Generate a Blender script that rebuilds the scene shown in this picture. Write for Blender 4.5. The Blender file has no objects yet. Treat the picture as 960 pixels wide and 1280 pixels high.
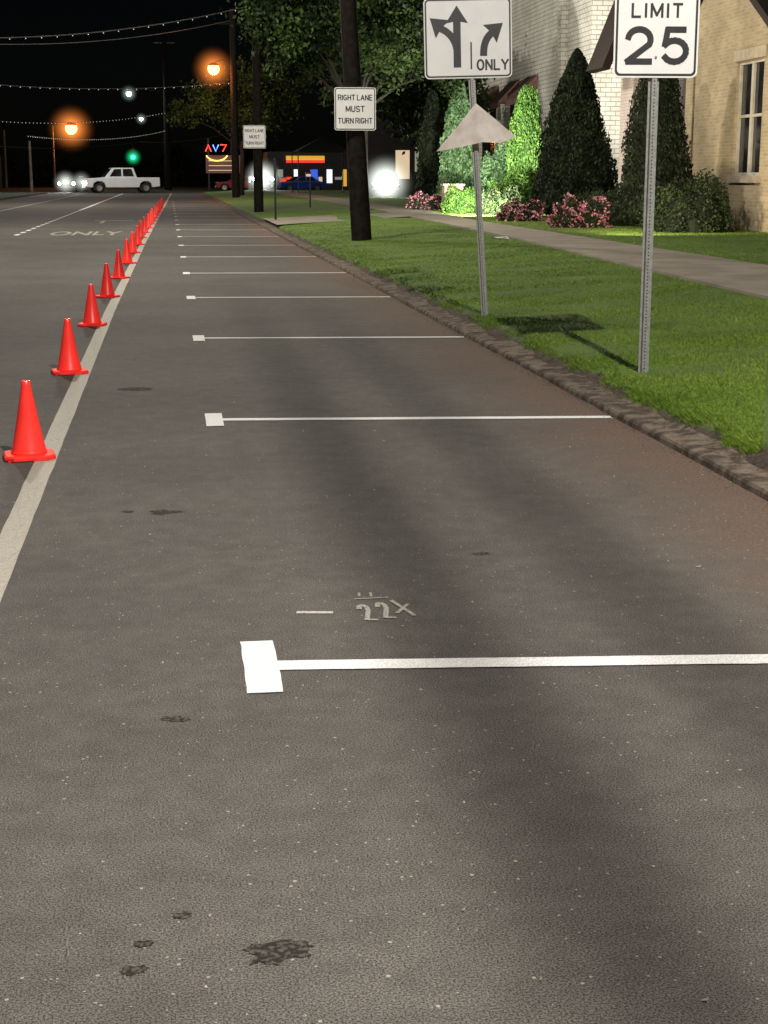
import bpy, math, random
import numpy as np
from mathutils import Vector, Matrix, noise as mnoise
random.seed(7); rng=np.random.default_rng(7)
scene=bpy.context.scene
col=scene.collection
# ------------------------------------------------------------------ materials
def newmat(name):
    m=bpy.data.materials.new(name); m.use_nodes=True
    nt=m.node_tree; b=nt.nodes['Principled BSDF']
    return m,nt,b
def L(nt,a,b): nt.links.new(a,b)
def math_(nt,op,a,b=None,c=None,clamp=False):
    n=nt.nodes.new('ShaderNodeMath'); n.operation=op; n.use_clamp=clamp
    for i,v in enumerate((a,b,c)):
        if v is None: continue
        if isinstance(v,(int,float)): n.inputs[i].default_value=v
        else: nt.links.new(v,n.inputs[i])
    return n.outputs[0]
def mapr(nt,v,a,b,c,d,smooth=True):
    n=nt.nodes.new('ShaderNodeMapRange'); n.interpolation_type='SMOOTHSTEP' if smooth else 'LINEAR'
    nt.links.new(v,n.inputs[0])
    for i,x in enumerate((a,b,c,d)): n.inputs[i+1].default_value=x
    return n.outputs[0]
def mixc(nt,f,a,b,blend='MIX'):
    n=nt.nodes.new('ShaderNodeMix'); n.data_type='RGBA'; n.blend_type=blend
    if isinstance(f,(int,float)): n.inputs[0].default_value=f
    else: nt.links.new(f,n.inputs[0])
    for i,v in ((6,a),(7,b)):
        if isinstance(v,tuple): n.inputs[i].default_value=(*v,1) if len(v)==3 else v
        else: nt.links.new(v,n.inputs[i])
    return n.outputs[2]
def coords(nt): return nt.nodes.new('ShaderNodeTexCoord').outputs['Object']
def noise_(nt,vec,scale,detail=3,rough=.55):
    n=nt.nodes.new('ShaderNodeTexNoise'); n.inputs['Scale'].default_value=scale
    n.inputs['Detail'].default_value=detail; n.inputs['Roughness'].default_value=rough
    nt.links.new(vec,n.inputs['Vector']); return n.outputs['Fac']
def bump_(nt,b,h,strength,dist=.01):
    n=nt.nodes.new('ShaderNodeBump'); n.inputs['Strength'].default_value=strength; n.inputs['Distance'].default_value=dist
    nt.links.new(h,n.inputs['Height']); nt.links.new(n.outputs[0],b.inputs['Normal'])
def grey(nt,f):
    cc=nt.nodes.new('ShaderNodeCombineColor')
    for i in range(3): L(nt,f,cc.inputs[i])
    return cc.outputs[0]
def simple(name,c1,c2=None,scale=6,rough=.6,metal=0,bump=0,bscale=None,emis=None,es=0,spec=.5,lo=.35,hi=.65,detail=4):
    m,nt,b=newmat(name)
    c2=c2 or tuple(x*.8 for x in c1)
    v=coords(nt); f=noise_(nt,v,scale,detail)
    f=mapr(nt,f,lo,hi,0,1)
    L(nt,mixc(nt,f,c1,c2),b.inputs['Base Color'])
    b.inputs['Roughness'].default_value=rough; b.inputs['Metallic'].default_value=metal
    b.inputs['Specular IOR Level'].default_value=spec
    if bump:
        h=noise_(nt,v,bscale or scale*3,4); bump_(nt,b,h,bump)
    if emis:
        b.inputs['Emission Color'].default_value=(*emis,1); b.inputs['Emission Strength'].default_value=es
    return m
def asphalt(name):
    m,nt,b=newmat(name); v=coords(nt)
    big=mapr(nt,noise_(nt,v,.5,4),.3,.7,0,1)
    c=mixc(nt,big,(.076,.070,.063),(.096,.089,.079))
    med=mapr(nt,noise_(nt,v,7,5,.75),.3,.7,.85,1.12)
    fine=mapr(nt,noise_(nt,v,190,2,.85),.36,.64,.32,1.72)
    fac=math_(nt,'MULTIPLY',med,fine)
    sx=nt.nodes.new('ShaderNodeSeparateXYZ'); L(nt,v,sx.inputs[0]); X=sx.outputs[0]
    a=math_(nt,'ABSOLUTE',math_(nt,'ADD',X,2.4))
    fac=math_(nt,'MULTIPLY',fac,mapr(nt,a,0.1,1.3,.86,1))
    c=mixc(nt,1.0,c,grey(nt,fac),'MULTIPLY')
    dn=math_(nt,'ADD',X,math_(nt,'MULTIPLY',math_(nt,'SUBTRACT',noise_(nt,v,1.1,5,.65),.5),1.5))
    d=mapr(nt,dn,1.8,3.2,0,.85)
    c=mixc(nt,d,c,mixc(nt,mapr(nt,noise_(nt,v,60,3),.3,.7,0,1),(.088,.056,.040),(.165,.108,.078)))
    vo=nt.nodes.new('ShaderNodeTexVoronoi'); vo.inputs['Scale'].default_value=85; L(nt,v,vo.inputs['Vector'])
    sc=nt.nodes.new('ShaderNodeSeparateColor'); L(nt,vo.outputs['Color'],sc.inputs[0])
    thr=math_(nt,'MULTIPLY',math_(nt,'POWER',sc.outputs[1],3.0),.42)
    s=math_(nt,'MULTIPLY',math_(nt,'GREATER_THAN',sc.outputs[0],.78),math_(nt,'LESS_THAN',vo.outputs['Distance'],thr))
    c=mixc(nt,math_(nt,'MULTIPLY',s,math_(nt,'MULTIPLY',sc.outputs[2],.85)),c,(.34,.31,.26))
    L(nt,c,b.inputs['Base Color'])
    b.inputs['Roughness'].default_value=.9; b.inputs['Specular IOR Level'].default_value=.12
    bump_(nt,b,noise_(nt,v,190,2,.8),.35,.004)
    return m
def paint(name,c,wear=.35,rough=.8):
    m,nt,b=newmat(name); v=coords(nt)
    f=mapr(nt,noise_(nt,v,170,3,.8),.34,.66,.62,1.12)
    base=mixc(nt,1.0,c,grey(nt,f),'MULTIPLY')
    w=mapr(nt,noise_(nt,v,38,5,.8),.62-wear*.3,.80-wear*.3,0,wear*1.6)
    w2=mapr(nt,noise_(nt,v,3,4,.7),.35,.8,.3,1)
    L(nt,mixc(nt,math_(nt,'MULTIPLY',w,w2,clamp=True),base,(.12,.11,.095)),b.inputs['Base Color'])
    b.inputs['Roughness'].default_value=rough; b.inputs['Specular IOR Level'].default_value=.2
    bump_(nt,b,noise_(nt,v,140,2),.3,.004)
    return m
def faint(name,c=(.48,.45,.40),lo=.36,hi=.54,mx=.85):
    m,nt,b=newmat(name); v=coords(nt)
    f=mapr(nt,noise_(nt,v,60,5,.8),lo,hi,0,mx)
    L(nt,mixc(nt,f,(.085,.077,.067),c),b.inputs['Base Color']); b.inputs['Roughness'].default_value=.9; b.inputs['Specular IOR Level'].default_value=.1
    return m
def brick(name,c1,c2,mortar,sc=4.2,ms=.03,rowh=.36):
    m,nt,b=newmat(name); v=coords(nt)
    s=nt.nodes.new('ShaderNodeSeparateXYZ'); L(nt,v,s.inputs[0])
    cb=nt.nodes.new('ShaderNodeCombineXYZ'); L(nt,math_(nt,'ADD',s.outputs[0],s.outputs[1]),cb.inputs[0]); L(nt,s.outputs[2],cb.inputs[1])
    t=nt.nodes.new('ShaderNodeTexBrick'); L(nt,cb.outputs[0],t.inputs['Vector'])
    t.inputs['Scale'].default_value=sc; t.inputs['Color1'].default_value=(*c1,1); t.inputs['Color2'].default_value=(*c2,1)
    t.inputs['Mortar'].default_value=(*mortar,1); t.inputs['Mortar Size'].default_value=ms; t.inputs['Mortar Smooth'].default_value=.3
    t.inputs['Brick Width'].default_value=1.0; t.inputs['Row Height'].default_value=rowh
    n=mapr(nt,noise_(nt,v,1.2,5),.3,.75,.8,1.05)
    L(nt,mixc(nt,1.0,t.outputs['Color'],grey(nt,n),'MULTIPLY'),b.inputs['Base Color'])
    b.inputs['Roughness'].default_value=.85
    bump_(nt,b,math_(nt,'SUBTRACT',1.0,t.outputs['Fac']),.6,.02)
    return m
def foliage(name,dark,light,scale=1.6,fine=25,rough=.6):
    m,nt,b=newmat(name); v=coords(nt)
    f=mapr(nt,noise_(nt,v,scale,3),.35,.68,0,1)
    g=mapr(nt,noise_(nt,v,fine,2),.3,.7,.55,1.35)
    c=mixc(nt,f,dark,light)
    L(nt,mixc(nt,1.0,c,grey(nt,g),'MULTIPLY'),b.inputs['Base Color'])
    b.inputs['Roughness'].default_value=rough; b.inputs['Specular IOR Level'].default_value=.25
    return m
def emit(name,c,s):
    m,nt,b=newmat(name)
    b.inputs['Base Color'].default_value=(*c,1); b.inputs['Emission Color'].default_value=(*c,1); b.inputs['Emission Strength'].default_value=s
    return m
M={}
M['asphalt']=asphalt('asphalt')
M['paint']=paint('fresh_white_paint',(.76,.76,.74),.12)
M['paint_old']=paint('worn_white_paint',(.42,.39,.325),.45)
M['paint_faint']=faint('faint_white_paint',(.46,.43,.38),.30,.56,.85)
M['paint_word']=faint('worn_lane_word_paint',(.40,.375,.32),.32,.56,.8)
M['concrete']=simple('sidewalk_concrete',(.27,.235,.185),(.20,.17,.13),1.5,.85,bump=.3,bscale=60)
M['kerb']=simple('kerb_concrete',(.165,.135,.105),(.060,.046,.035),9,.95,bump=.5,bscale=70,detail=9,spec=.1,lo=.38,hi=.62)
M['pale']=simple('pale_pole_concrete',(.16,.13,.09),(.09,.07,.05),1.5,.9)
M['ground']=simple('dark_ground',(.03,.04,.02),(.015,.02,.01),.4,.95)
M['grassblade']=foliage('grass_blades',(.130,.220,.022),(.195,.300,.038),.5,30,.55)
M['cone']=simple('cone_plastic',(1.0,.050,.036),(.96,.042,.030),8,.35,spec=.4,emis=(1,.02,.02),es=.12)  # slight emission added so the plastic looks more luminous
M['cone_dark']=simple('cone_base_plastic',(.95,.040,.030),(.80,.030,.024),14,.7,spec=.15,emis=(1,.02,.02),es=.06)  # weaker added emission, same purpose as on the cone body
def galv():
    m,nt,b=newmat('galvanised_steel'); v=coords(nt)
    s=nt.nodes.new('ShaderNodeSeparateXYZ'); L(nt,v,s.inputs[0])
    hz_=math_(nt,'SUBTRACT',math_(nt,'FRACT',math_(nt,'MULTIPLY',s.outputs[2],39.4)),.5)
    hx=math_(nt,'MULTIPLY',s.outputs[0],39.4)
    r=math_(nt,'SQRT',math_(nt,'ADD',math_(nt,'MULTIPLY',hz_,hz_),math_(nt,'MULTIPLY',hx,hx)))
    hole=math_(nt,'LESS_THAN',r,.21)
    f=mapr(nt,noise_(nt,v,30,4),.3,.7,0,1)
    c=mixc(nt,hole,mixc(nt,f,(.36,.36,.34),(.24,.24,.23)),(.01,.01,.01))
    L(nt,c,b.inputs['Base Color']); b.inputs['Metallic'].default_value=.3; b.inputs['Roughness'].default_value=.45
    return m
M['galv']=galv()
M['alu']=simple('bare_aluminium',(.88,.80,.72),(.70,.61,.54),6,.45,metal=.0,bump=.5,bscale=5)
M['signwhite']=simple('sign_white_sheeting',(.86,.85,.83),(.80,.79,.78),4,.5)
M['signblack']=simple('sign_black_ink',(.012,.012,.013),(.02,.02,.02),20,.5)
M['wood']=simple('creosoted_pole_wood',(.018,.014,.011),(.009,.007,.006),8,.9,bump=.5,bscale=25,spec=.1)
M['bark']=simple('tree_bark',(.035,.027,.018),(.02,.016,.011),8,.9,bump=.6)
M['brickA']=brick('tan_brick',(.48,.38,.23),(.37,.29,.175),(.54,.46,.33),4.2)
M['brickB']=brick('white_painted_brick',(.80,.77,.68),(.75,.72,.62),(.34,.32,.26),2.4,.035,.42)
M['brickC']=brick('pinkish_white_brick',(.74,.62,.57),(.68,.56,.52),(.45,.38,.34),4.2)
M['roof']=simple('dark_shingles',(.030,.018,.013),(.015,.010,.008),12,.9,bump=.5)
M['frame']=simple('window_frame_white',(.60,.56,.46),(.5,.46,.38),5,.5)
M['stone']=simple('pale_stone_sill',(.5,.42,.30),(.4,.33,.24),6,.8)
M['glass']=simple('dark_window_glass',(.012,.013,.016),(.03,.028,.025),1.5,.08,spec=.8)
M['awning']=simple('brown_awning_canvas',(.16,.075,.05),(.10,.05,.035),7,.8)
M['leafdark']=foliage('cypress_dark_foliage',(.007,.013,.005),(.024,.036,.012),2.2)
M['leafmid']=foliage('shrub_mid_foliage',(.012,.024,.007),(.038,.056,.016),2.5)
M['leaflit']=foliage('arborvitae_light_foliage',(.08,.16,.07),(.20,.34,.15),2.2)
M['leafyel']=foliage('yellow_green_foliage',(.06,.15,.022),(.14,.28,.045),2.2)
M['leaftree']=foliage('oak_foliage',(.008,.016,.004),(.048,.085,.018),.6,8)
M['core']=simple('foliage_inner_shade',(.012,.018,.007),(.006,.01,.004),5,.95)  # dark colour stands for the shade inside foliage
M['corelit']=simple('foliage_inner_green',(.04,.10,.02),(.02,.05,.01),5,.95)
M['pink']=foliage('pink_flowers',(.50,.13,.20),(.80,.42,.48),5,30)
M['litter']=foliage('dry_leaf_litter',(.04,.025,.015),(.18,.12,.07),4,40,.9)
M['gravel']=foliage('pale_gravel',(.25,.22,.18),(.50,.45,.38),8,40,.8)
M['carwhite']=simple('white_car_paint',(.82,.82,.83),(.76,.76,.78),2,.25)
M['carblue']=simple('blue_car_paint',(.02,.07,.40),(.02,.05,.3),2,.25)
M['carred']=simple('red_car_paint',(.40,.03,.02),(.3,.02,.02),2,.25)
M['cardark']=simple('dark_car_paint',(.03,.03,.035),(.02,.02,.025),2,.25)
M['tyre']=simple('tyre_rubber',(.012,.012,.012),(.02,.02,.02),20,.85)
M['rim']=simple('wheel_alloy',(.4,.4,.4),(.3,.3,.3),20,.35,metal=.7)
M['black']=simple('black_paint',(.012,.012,.012),(.02,.02,.02),6,.5)
M['stain']=simple('dark_oil_stain',(.026,.022,.019),(.082,.074,.066),75,.95,lo=.44,hi=.60,spec=.05)
M['yellow']=emit('yellow_lit_fascia',(1.0,.55,.06),.55)
M['redlit']=emit('red_lit_fascia',(1.0,.06,.03),.8)
M['winlit']=emit('lit_shop_window',(.85,.95,1.0),1.2)
M['winwarm']=emit('lit_warm_window',(1.0,.80,.55),.5)
M['windim']=emit('dim_shop_window',(.55,.60,.5),.25)
M['bluelit']=emit('blue_lit_panel',(.05,.15,.9),.7)
M['orange']=emit('sodium_lamp',(1.0,.36,.08),9)
M['whitelamp']=emit('white_lamp',(.85,1.0,.95),10)
M['headlight']=emit('headlight_lamp',(.95,1.0,.92),40)
M['green']=emit('green_signal',(.02,1.0,.35),8)
M['bulb']=emit('string_bulb',(1.0,.93,.8),.7)
M['neonr']=emit('neon_red',(1.0,.05,.03),4)
M['neonb']=emit('neon_blue',(.1,.3,1.0),4)
M['neony']=emit('neon_yellow',(1.0,.7,.1),3)
M['wire']=simple('wire_rubber',(.10,.095,.09),(.07,.07,.07),3,.7)
M['signboard']=simple('brown_board',(.22,.10,.08),(.15,.07,.06),4,.6,emis=(.5,.2,.16),es=.12)
M['paper']=simple('white_paper',(.8,.8,.78),(.7,.7,.68),20,.7)
# ------------------------------------------------------------------ helpers
def add(name,me,mat,parent=None,loc=None,rot=None,smooth=False):
    o=bpy.data.objects.new(name,me); col.objects.link(o)
    if mat is not None and not me.materials: me.materials.append(mat)
    if parent is not None: o.parent=parent
    if loc is not None: o.location=loc
    if rot is not None: o.rotation_euler=rot
    if smooth:
        me.polygons.foreach_set('use_smooth',[True]*len(me.polygons))
    return o
def mesh(name,vs,fs,mat,parent=None,loc=None,rot=None,smooth=False):
    me=bpy.data.meshes.new(name); me.from_pydata([tuple(v) for v in vs],[],fs); me.update()
    return add(name,me,mat,parent,loc,rot,smooth)
def info(o,label,cat,group=None):
    o['label']=label; o['category']=cat
    if group: o['group']=group
    return o
def top(name,label,cat,loc=(0,0,0),rot=(0,0,0),group=None):
    o=bpy.data.objects.new(name,None); col.objects.link(o); o.location=loc; o.rotation_euler=rot
    o.empty_display_size=.2
    return info(o,label,cat,group)
def struct(o): o['kind']='structure'; return o
def box_data(x0,x1,y0,y1,z0,z1):
    vs=[(x0,y0,z0),(x1,y0,z0),(x1,y1,z0),(x0,y1,z0),(x0,y0,z1),(x1,y0,z1),(x1,y1,z1),(x0,y1,z1)]
    fs=[(0,3,2,1),(4,5,6,7),(0,1,5,4),(1,2,6,5),(2,3,7,6),(3,0,4,7)]
    return vs,fs
def merge(*parts):
    V=[];F=[]
    for vs,fs in parts:
        k=len(V); V+=list(vs); F+=[tuple(i+k for i in f) for f in fs]
    return V,F
def box(name,b,mat,parent=None,**k):
    vs,fs=box_data(*b); return mesh(name,vs,fs,mat,parent,**k)
def lathe_data(prof,seg=24,cx=0,cy=0):
    vs=[];fs=[]
    for r,z in prof:
        for i in range(seg):
            a=2*math.pi*i/seg; vs.append((cx+r*math.cos(a),cy+r*math.sin(a),z))
    for j in range(len(prof)-1):
        for i in range(seg):
            k=(i+1)%seg; fs.append((j*seg+i,j*seg+k,(j+1)*seg+k,(j+1)*seg+i))
    return vs,fs
def tube_data(pts,r,seg=6):
    vs=[];fs=[]; n=len(pts)
    rr=r if isinstance(r,(list,tuple)) else [r]*n
    for j,p in enumerate(pts):
        p=Vector(p); d=(Vector(pts[min(j+1,n-1)])-Vector(pts[max(j-1,0)])).normalized()
        a=d.cross(Vector((0,0,1)) if abs(d.z)<.9 else Vector((1,0,0))).normalized(); b2=d.cross(a)
        for i in range(seg):
            t=2*math.pi*i/seg; q=p+(a*math.cos(t)+b2*math.sin(t))*rr[j]; vs.append(tuple(q))
    for j in range(n-1):
        for i in range(seg):
            k=(i+1)%seg; fs.append((j*seg+i,j*seg+k,(j+1)*seg+k,(j+1)*seg+i))
    fs.append(tuple(range(seg))[::-1]); fs.append(tuple((n-1)*seg+i for i in range(seg)))
    return vs,fs
def prism_xz(pts,y0,y1):
    n=len(pts); vs=[(x,y0,z) for x,z in pts]+[(x,y1,z) for x,z in pts]
    fs=[tuple(range(n)),tuple(range(2*n-1,n-1,-1))]
    for i in range(n):
        k=(i+1)%n; fs.append((i,i+n,k+n,k))
    return vs,fs
def rrect(w,h,r,n=6,cx=0,cz=0):
    p=[]
    for sx,sz,a0 in ((1,-1,-90),(1,1,0),(-1,1,90),(-1,-1,180)):
        for i in range(n+1):
            a=math.radians(a0+90*i/n); p.append((cx+sx*(w/2-r)+r*math.cos(a),cz+sz*(h/2-r)+r*math.sin(a)))
    return p
def ring_xz(o,i_,y):
    n=len(o); vs=[(x,y,z) for x,z in o]+[(x,y,z) for x,z in i_]
    return vs,[(k,(k+1)%n,(k+1)%n+n,k+n) for k in range(n)]
# --- constant-stroke road-sign alphabet, each glyph a list of polylines on a unit-high box
def ar(cx,cy,rx,ry,a0,a1,n=14): return [(cx+rx*math.cos(math.radians(a0+(a1-a0)*i/n)),cy+ry*math.sin(math.radians(a0+(a1-a0)*i/n))) for i in range(n+1)]
GL={'L':(.56,[[(0,1),(0,0),(.56,0)]]),'I':(0,[[(0,1),(0,0)]]),
'M':(.78,[[(0,0),(0,1)],[(0,1),(.39,.12),(.78,1)],[(.78,1),(.78,0)]]),
'T':(.62,[[(0,1),(.62,1)],[(.31,1),(.31,0)]]),
'S':(.62,[ar(.31,.74,.31,.26,25,270)+ar(.31,.24,.31,.24,90,-155)[1:]]),
'P':(.62,[[(0,0),(0,1),(.36,1)]+ar(.36,.74,.26,.26,90,-90)+[(0,.48)]]),
'R':(.64,[[(0,0),(0,1),(.36,1)]+ar(.36,.74,.26,.26,90,-90)+[(0,.48)],[(.34,.48),(.64,0)]]),
'E':(.56,[[(.56,1),(0,1),(0,0),(.56,0)],[(0,.5),(.48,.5)]]),
'D':(.64,[[(.3,0),(0,0),(0,1),(.3,1)]+ar(.3,.5,.34,.5,90,-90)]),
'G':(.68,[ar(.34,.5,.34,.5,45,330)+[(.66,.44),(.38,.44)]]),
'H':(.62,[[(0,0),(0,1)],[(.62,0),(.62,1)],[(0,.5),(.62,.5)]]),
'A':(.72,[[(0,0),(.36,1),(.72,0)],[(.13,.32),(.59,.32)]]),
'N':(.64,[[(0,0),(0,1),(.64,0),(.64,1)]]),
'U':(.62,[[(0,1),(0,.3)]+ar(.31,.3,.31,.3,180,360)+[(.62,1)]]),
'O':(.68,[ar(.34,.5,.34,.5,0,360,24)]),'Y':(.70,[[(0,1),(.35,.48),(.70,1)],[(.35,.48),(.35,0)]]),
'2':(.66,[ar(.33,.68,.32,.32,170,-28)+[(.0,.0),(.66,0)]]),
'5':(.66,[[(.60,1),(.12,1),(.05,.52)]+ar(.33,.33,.33,.33,128,-148)[0:]])}
def seg_rect(p,q,w,y):
    p=Vector(p);q=Vector(q);d=(q-p).normalized();n_=Vector((-d.y,d.x))*w/2;e=d*w*.32
    a,b,c,d2=p-e-n_,q+e-n_,q+e+n_,p-e+n_
    return [(a.x,y,a.y),(b.x,y,b.y),(c.x,y,c.y),(d2.x,y,d2.y)],[(0,1,2,3)]
def text_sign(body,cx,cz,w,h,y,sw=.17,gap=.34):
    st=sw*h; H_=h-st; adv=0; items=[]
    for ch in body:
        if ch==' ': adv+=.30; continue
        gw,pl=GL[ch]; items.append((adv,pl)); adv+=gw+gap
    total=adv-gap; sx=(w-st)/total
    parts=[];k=0
    for x0,pl in items:
        for line in pl:
            for i in range(len(line)-1):
                P=[(cx-(w-st)/2+(x0+a_)*sx,cz-H_/2+b_*H_) for a_,b_ in (line[i],line[i+1])]
                parts.append(seg_rect(P[0],P[1],st,y-.00002*(k%40))); k+=1
    return merge(*parts)
def text_geo(body,w,h,bold=.0):
    cu=bpy.data.curves.new('t','FONT'); cu.body=body; cu.size=1; cu.offset=bold; cu.resolution_u=6
    o=bpy.data.objects.new('t',cu); col.objects.link(o); bpy.context.view_layer.update()
    me=bpy.data.meshes.new_from_object(o.evaluated_get(bpy.context.evaluated_depsgraph_get()))
    bpy.data.objects.remove(o)
    vs=np.array([v.co[:] for v in me.vertices]); fs=[tuple(p.vertices) for p in me.polygons]
    mn=vs.min(0);mx=vs.max(0)
    out=[((a[0]-(mn[0]+mx[0])/2)/(mx[0]-mn[0])*w,(a[1]-(mn[1]+mx[1])/2)/(mx[1]-mn[1])*h) for a in vs]
    bpy.data.meshes.remove(me)
    return out,fs
def fast(name,V,k,mat,parent=None):
    n=len(V); me=bpy.data.meshes.new(name)
    me.vertices.add(n*k); me.vertices.foreach_set('co',V.reshape(-1).astype(np.float32))
    me.loops.add(n*k); me.loops.foreach_set('vertex_index',np.arange(n*k,dtype=np.int32))
    me.polygons.add(n); me.polygons.foreach_set('loop_start',np.arange(0,n*k,k,dtype=np.int32))
    me.polygons.foreach_set('loop_total',np.full(n,k,dtype=np.int32)); me.update(); me.validate()
    return add(name,me,mat,parent)
def leaves(C,size,upright=.0):
    n=len(C); a=rng.normal(size=(n,3)); a[:,2]+=upright*3; a/=np.linalg.norm(a,axis=1)[:,None]
    b=rng.normal(size=(n,3)); b-=a*(a*b).sum(1)[:,None]; b/=np.linalg.norm(b,axis=1)[:,None]
    s=(size*rng.uniform(.6,1.3,n))[:,None]
    return np.stack([C-a*s*.5,C+b*s*.3,C+a*s*.6,C-b*s*.3],1)
bloom_mats={}
def bloom(parent,loc,R,color,strength,power=3):
    """lens bloom around a bright lamp, imitated by an added emissive sphere"""
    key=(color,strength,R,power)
    if key not in bloom_mats:
        m=bpy.data.materials.new('imitated_lens_bloom'); m.use_nodes=True; nt=m.node_tree; nt.nodes.clear()  # emission fading outwards imitates camera bloom around the lamp
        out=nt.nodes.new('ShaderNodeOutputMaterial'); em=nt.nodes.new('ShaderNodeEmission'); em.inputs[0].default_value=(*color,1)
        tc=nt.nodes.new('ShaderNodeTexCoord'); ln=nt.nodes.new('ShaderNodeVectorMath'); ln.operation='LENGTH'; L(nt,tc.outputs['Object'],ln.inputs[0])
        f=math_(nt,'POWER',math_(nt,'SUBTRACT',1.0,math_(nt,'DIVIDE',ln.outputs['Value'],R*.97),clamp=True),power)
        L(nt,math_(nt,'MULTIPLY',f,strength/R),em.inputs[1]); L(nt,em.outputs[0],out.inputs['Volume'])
        bloom_mats[key]=m
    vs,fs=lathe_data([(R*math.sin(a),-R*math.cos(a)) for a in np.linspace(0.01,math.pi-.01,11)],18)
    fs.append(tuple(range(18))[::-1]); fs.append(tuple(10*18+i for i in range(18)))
    return mesh('bloom_sphere',vs,fs,bloom_mats[key],parent,loc)
# ------------------------------------------------------------------ terrain
def hz(x):
    return float(np.interp(x,[2.95,3.12,3.2,3.34,6.3,60],[-.02,.04,.08,.14,.30,.30]))
g=mesh('ground',[(-600,-600,-.05),(600,-600,-.05),(600,900,-.05),(-600,900,-.05)],[(0,1,2,3)],M['ground']); struct(g)
def sheet(name,x0,x1,y0,y1,z,mat):
    return struct(mesh(name,[(x0,y0,z),(x1,y0,z),(x1,y1,z),(x0,y1,z)],[(0,1,2,3)],mat))
sheet('road',-11.2,3.02,-30,150,0,M['asphalt'])
sheet('cross_road',-90,90,150,170,0,M['asphalt'])
sheet('far_road',-12,0,170,420,0,M['asphalt'])
xs=[2.99,3.1,3.15,3.2,3.26,3.32,3.4,3.6,4,4.6,5.4,6.3,7.4,9,12,20,60]
ys=list(np.arange(-30,4,2.0))+list(np.arange(4,45,.22))+list(np.arange(45,148.1,2.5))
vs=[];fs=[]
for y in ys:
    for x in xs:
        z=hz(x)
        xx=x
        if 3.12<x<3.5: xx=x+.07*mnoise.noise(Vector((0,y*1.1,0)))+.03*mnoise.noise(Vector((3,y*5,0)))
        if x>3.12 and x<9: z+=.02*mnoise.noise(Vector((x*1.3,y*1.3,0)))
        vs.append((xx,y,z))
nx=len(xs)
for j in range(len(ys)-1):
    for i in range(nx-1): fs.append((j*nx+i,j*nx+i+1,(j+1)*nx+i+1,(j+1)*nx+i))
def vergemat():
    m,nt,b=newmat('verge_turf'); v=coords(nt)
    s=nt.nodes.new('ShaderNodeSeparateXYZ'); L(nt,v,s.inputs[0])
    e=math_(nt,'ADD',s.outputs[0],math_(nt,'MULTIPLY',math_(nt,'SUBTRACT',noise_(nt,v,3,5,.7),.5),.35))
    f=mapr(nt,e,3.20,3.30,0,1)
    soil=mixc(nt,mapr(nt,noise_(nt,v,14,6),.3,.7,0,1),(.022,.015,.010),(.085,.055,.035))
    turf=mixc(nt,mapr(nt,noise_(nt,v,.8,4),.35,.65,0,1),(.085,.150,.017),(.125,.205,.028))
    g2=mapr(nt,noise_(nt,v,60,4,.8),.3,.7,.5,1.4)
    turf=mixc(nt,1.0,turf,grey(nt,g2),'MULTIPLY')
    L(nt,mixc(nt,f,soil,turf),b.inputs['Base Color']); b.inputs['Roughness'].default_value=.95
    bump_(nt,b,noise_(nt,v,50,4,.8),.9,.03)
    return m
struct(mesh('grass_verge',vs,fs,vergemat(),smooth=True))
def swl(y): return float(np.interp(y,[-30,16,32,57,148],[6.1,6.35,7.2,7.9,8.6]))
def swr(y): return float(np.interp(y,[-30,16,45,57,148],[8.5,8.55,8.9,9.5,10.4]))
vs=[];fs=[];k=0
y=-30.0
while y<146:
    dy=1.5; a,b_=swl(y),swr(y); c_,d_=swl(y+dy-.02),swr(y+dy-.02); z=.335
    vs+=[(a,y,z),(b_,y,z),(d_,y+dy-.02,z),(c_,y+dy-.02,z),(a,y,.28),(b_,y,.28),(d_,y+dy-.02,.28),(c_,y+dy-.02,.28)]
    fs+=[tuple(k+i for i in f) for f in ((0,1,2,3),(0,4,5,1),(1,5,6,2),(2,6,7,3),(3,7,4,0))]; k+=8; y+=dy
struct(mesh('sidewalk',vs,fs,M['concrete']))
struct(mesh('driveway',[(3.2,47,.17),(8,50,.345),(8,55,.345),(3.2,54,.17)],[(0,1,2,3)],M['concrete']))
vs=[];fs=[]
prof=[(2.945,-.02),(2.955,.028),(2.965,.044),(2.985,.050),(3.06,.053),(3.13,.056),(3.20,.07)]
ysk=np.arange(-30,148,.06)
for y in ysk:
    n3=mnoise.noise(Vector((0,y*.35,9))); chip=max(0,mnoise.noise(Vector((5,y*.8,2)))-.30)*1.5
    n5=mnoise.noise(Vector((8,y*6,2)))
    for i,(x,z) in enumerate(prof):
        n2=mnoise.noise(Vector((i*1.9,y*17,4)))
        jo=.016 if (y%3.05)<.06 else 0
        zz=z*(1-.12*max(0,n3*2))*(1-(chip if i<4 else chip*.4))+(.0022*n2 if i>0 else 0)-(jo if 0<i<6 else 0)
        vs.append((x+.003*n2+.004*n5*(i<4)+.03*n3+(chip*.05 if i<4 else 0),y,max(zz,-.02)))
n=len(prof)
for j in range(len(ysk)-1):
    for i in range(n-1): fs.append((j*n+i,j*n+i+1,(j+1)*n+i+1,(j+1)*n+i))
struct(mesh('kerb',vs,fs,M['kerb']))
vsl,fsl=box_data(-11.4,-11.2,-30,150,-.04,.13); struct(mesh('far_kerb',vsl,fsl,M['kerb']))
sheet('far_verge',-60,-11.4,-30,150,.10,M['ground'])
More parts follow.
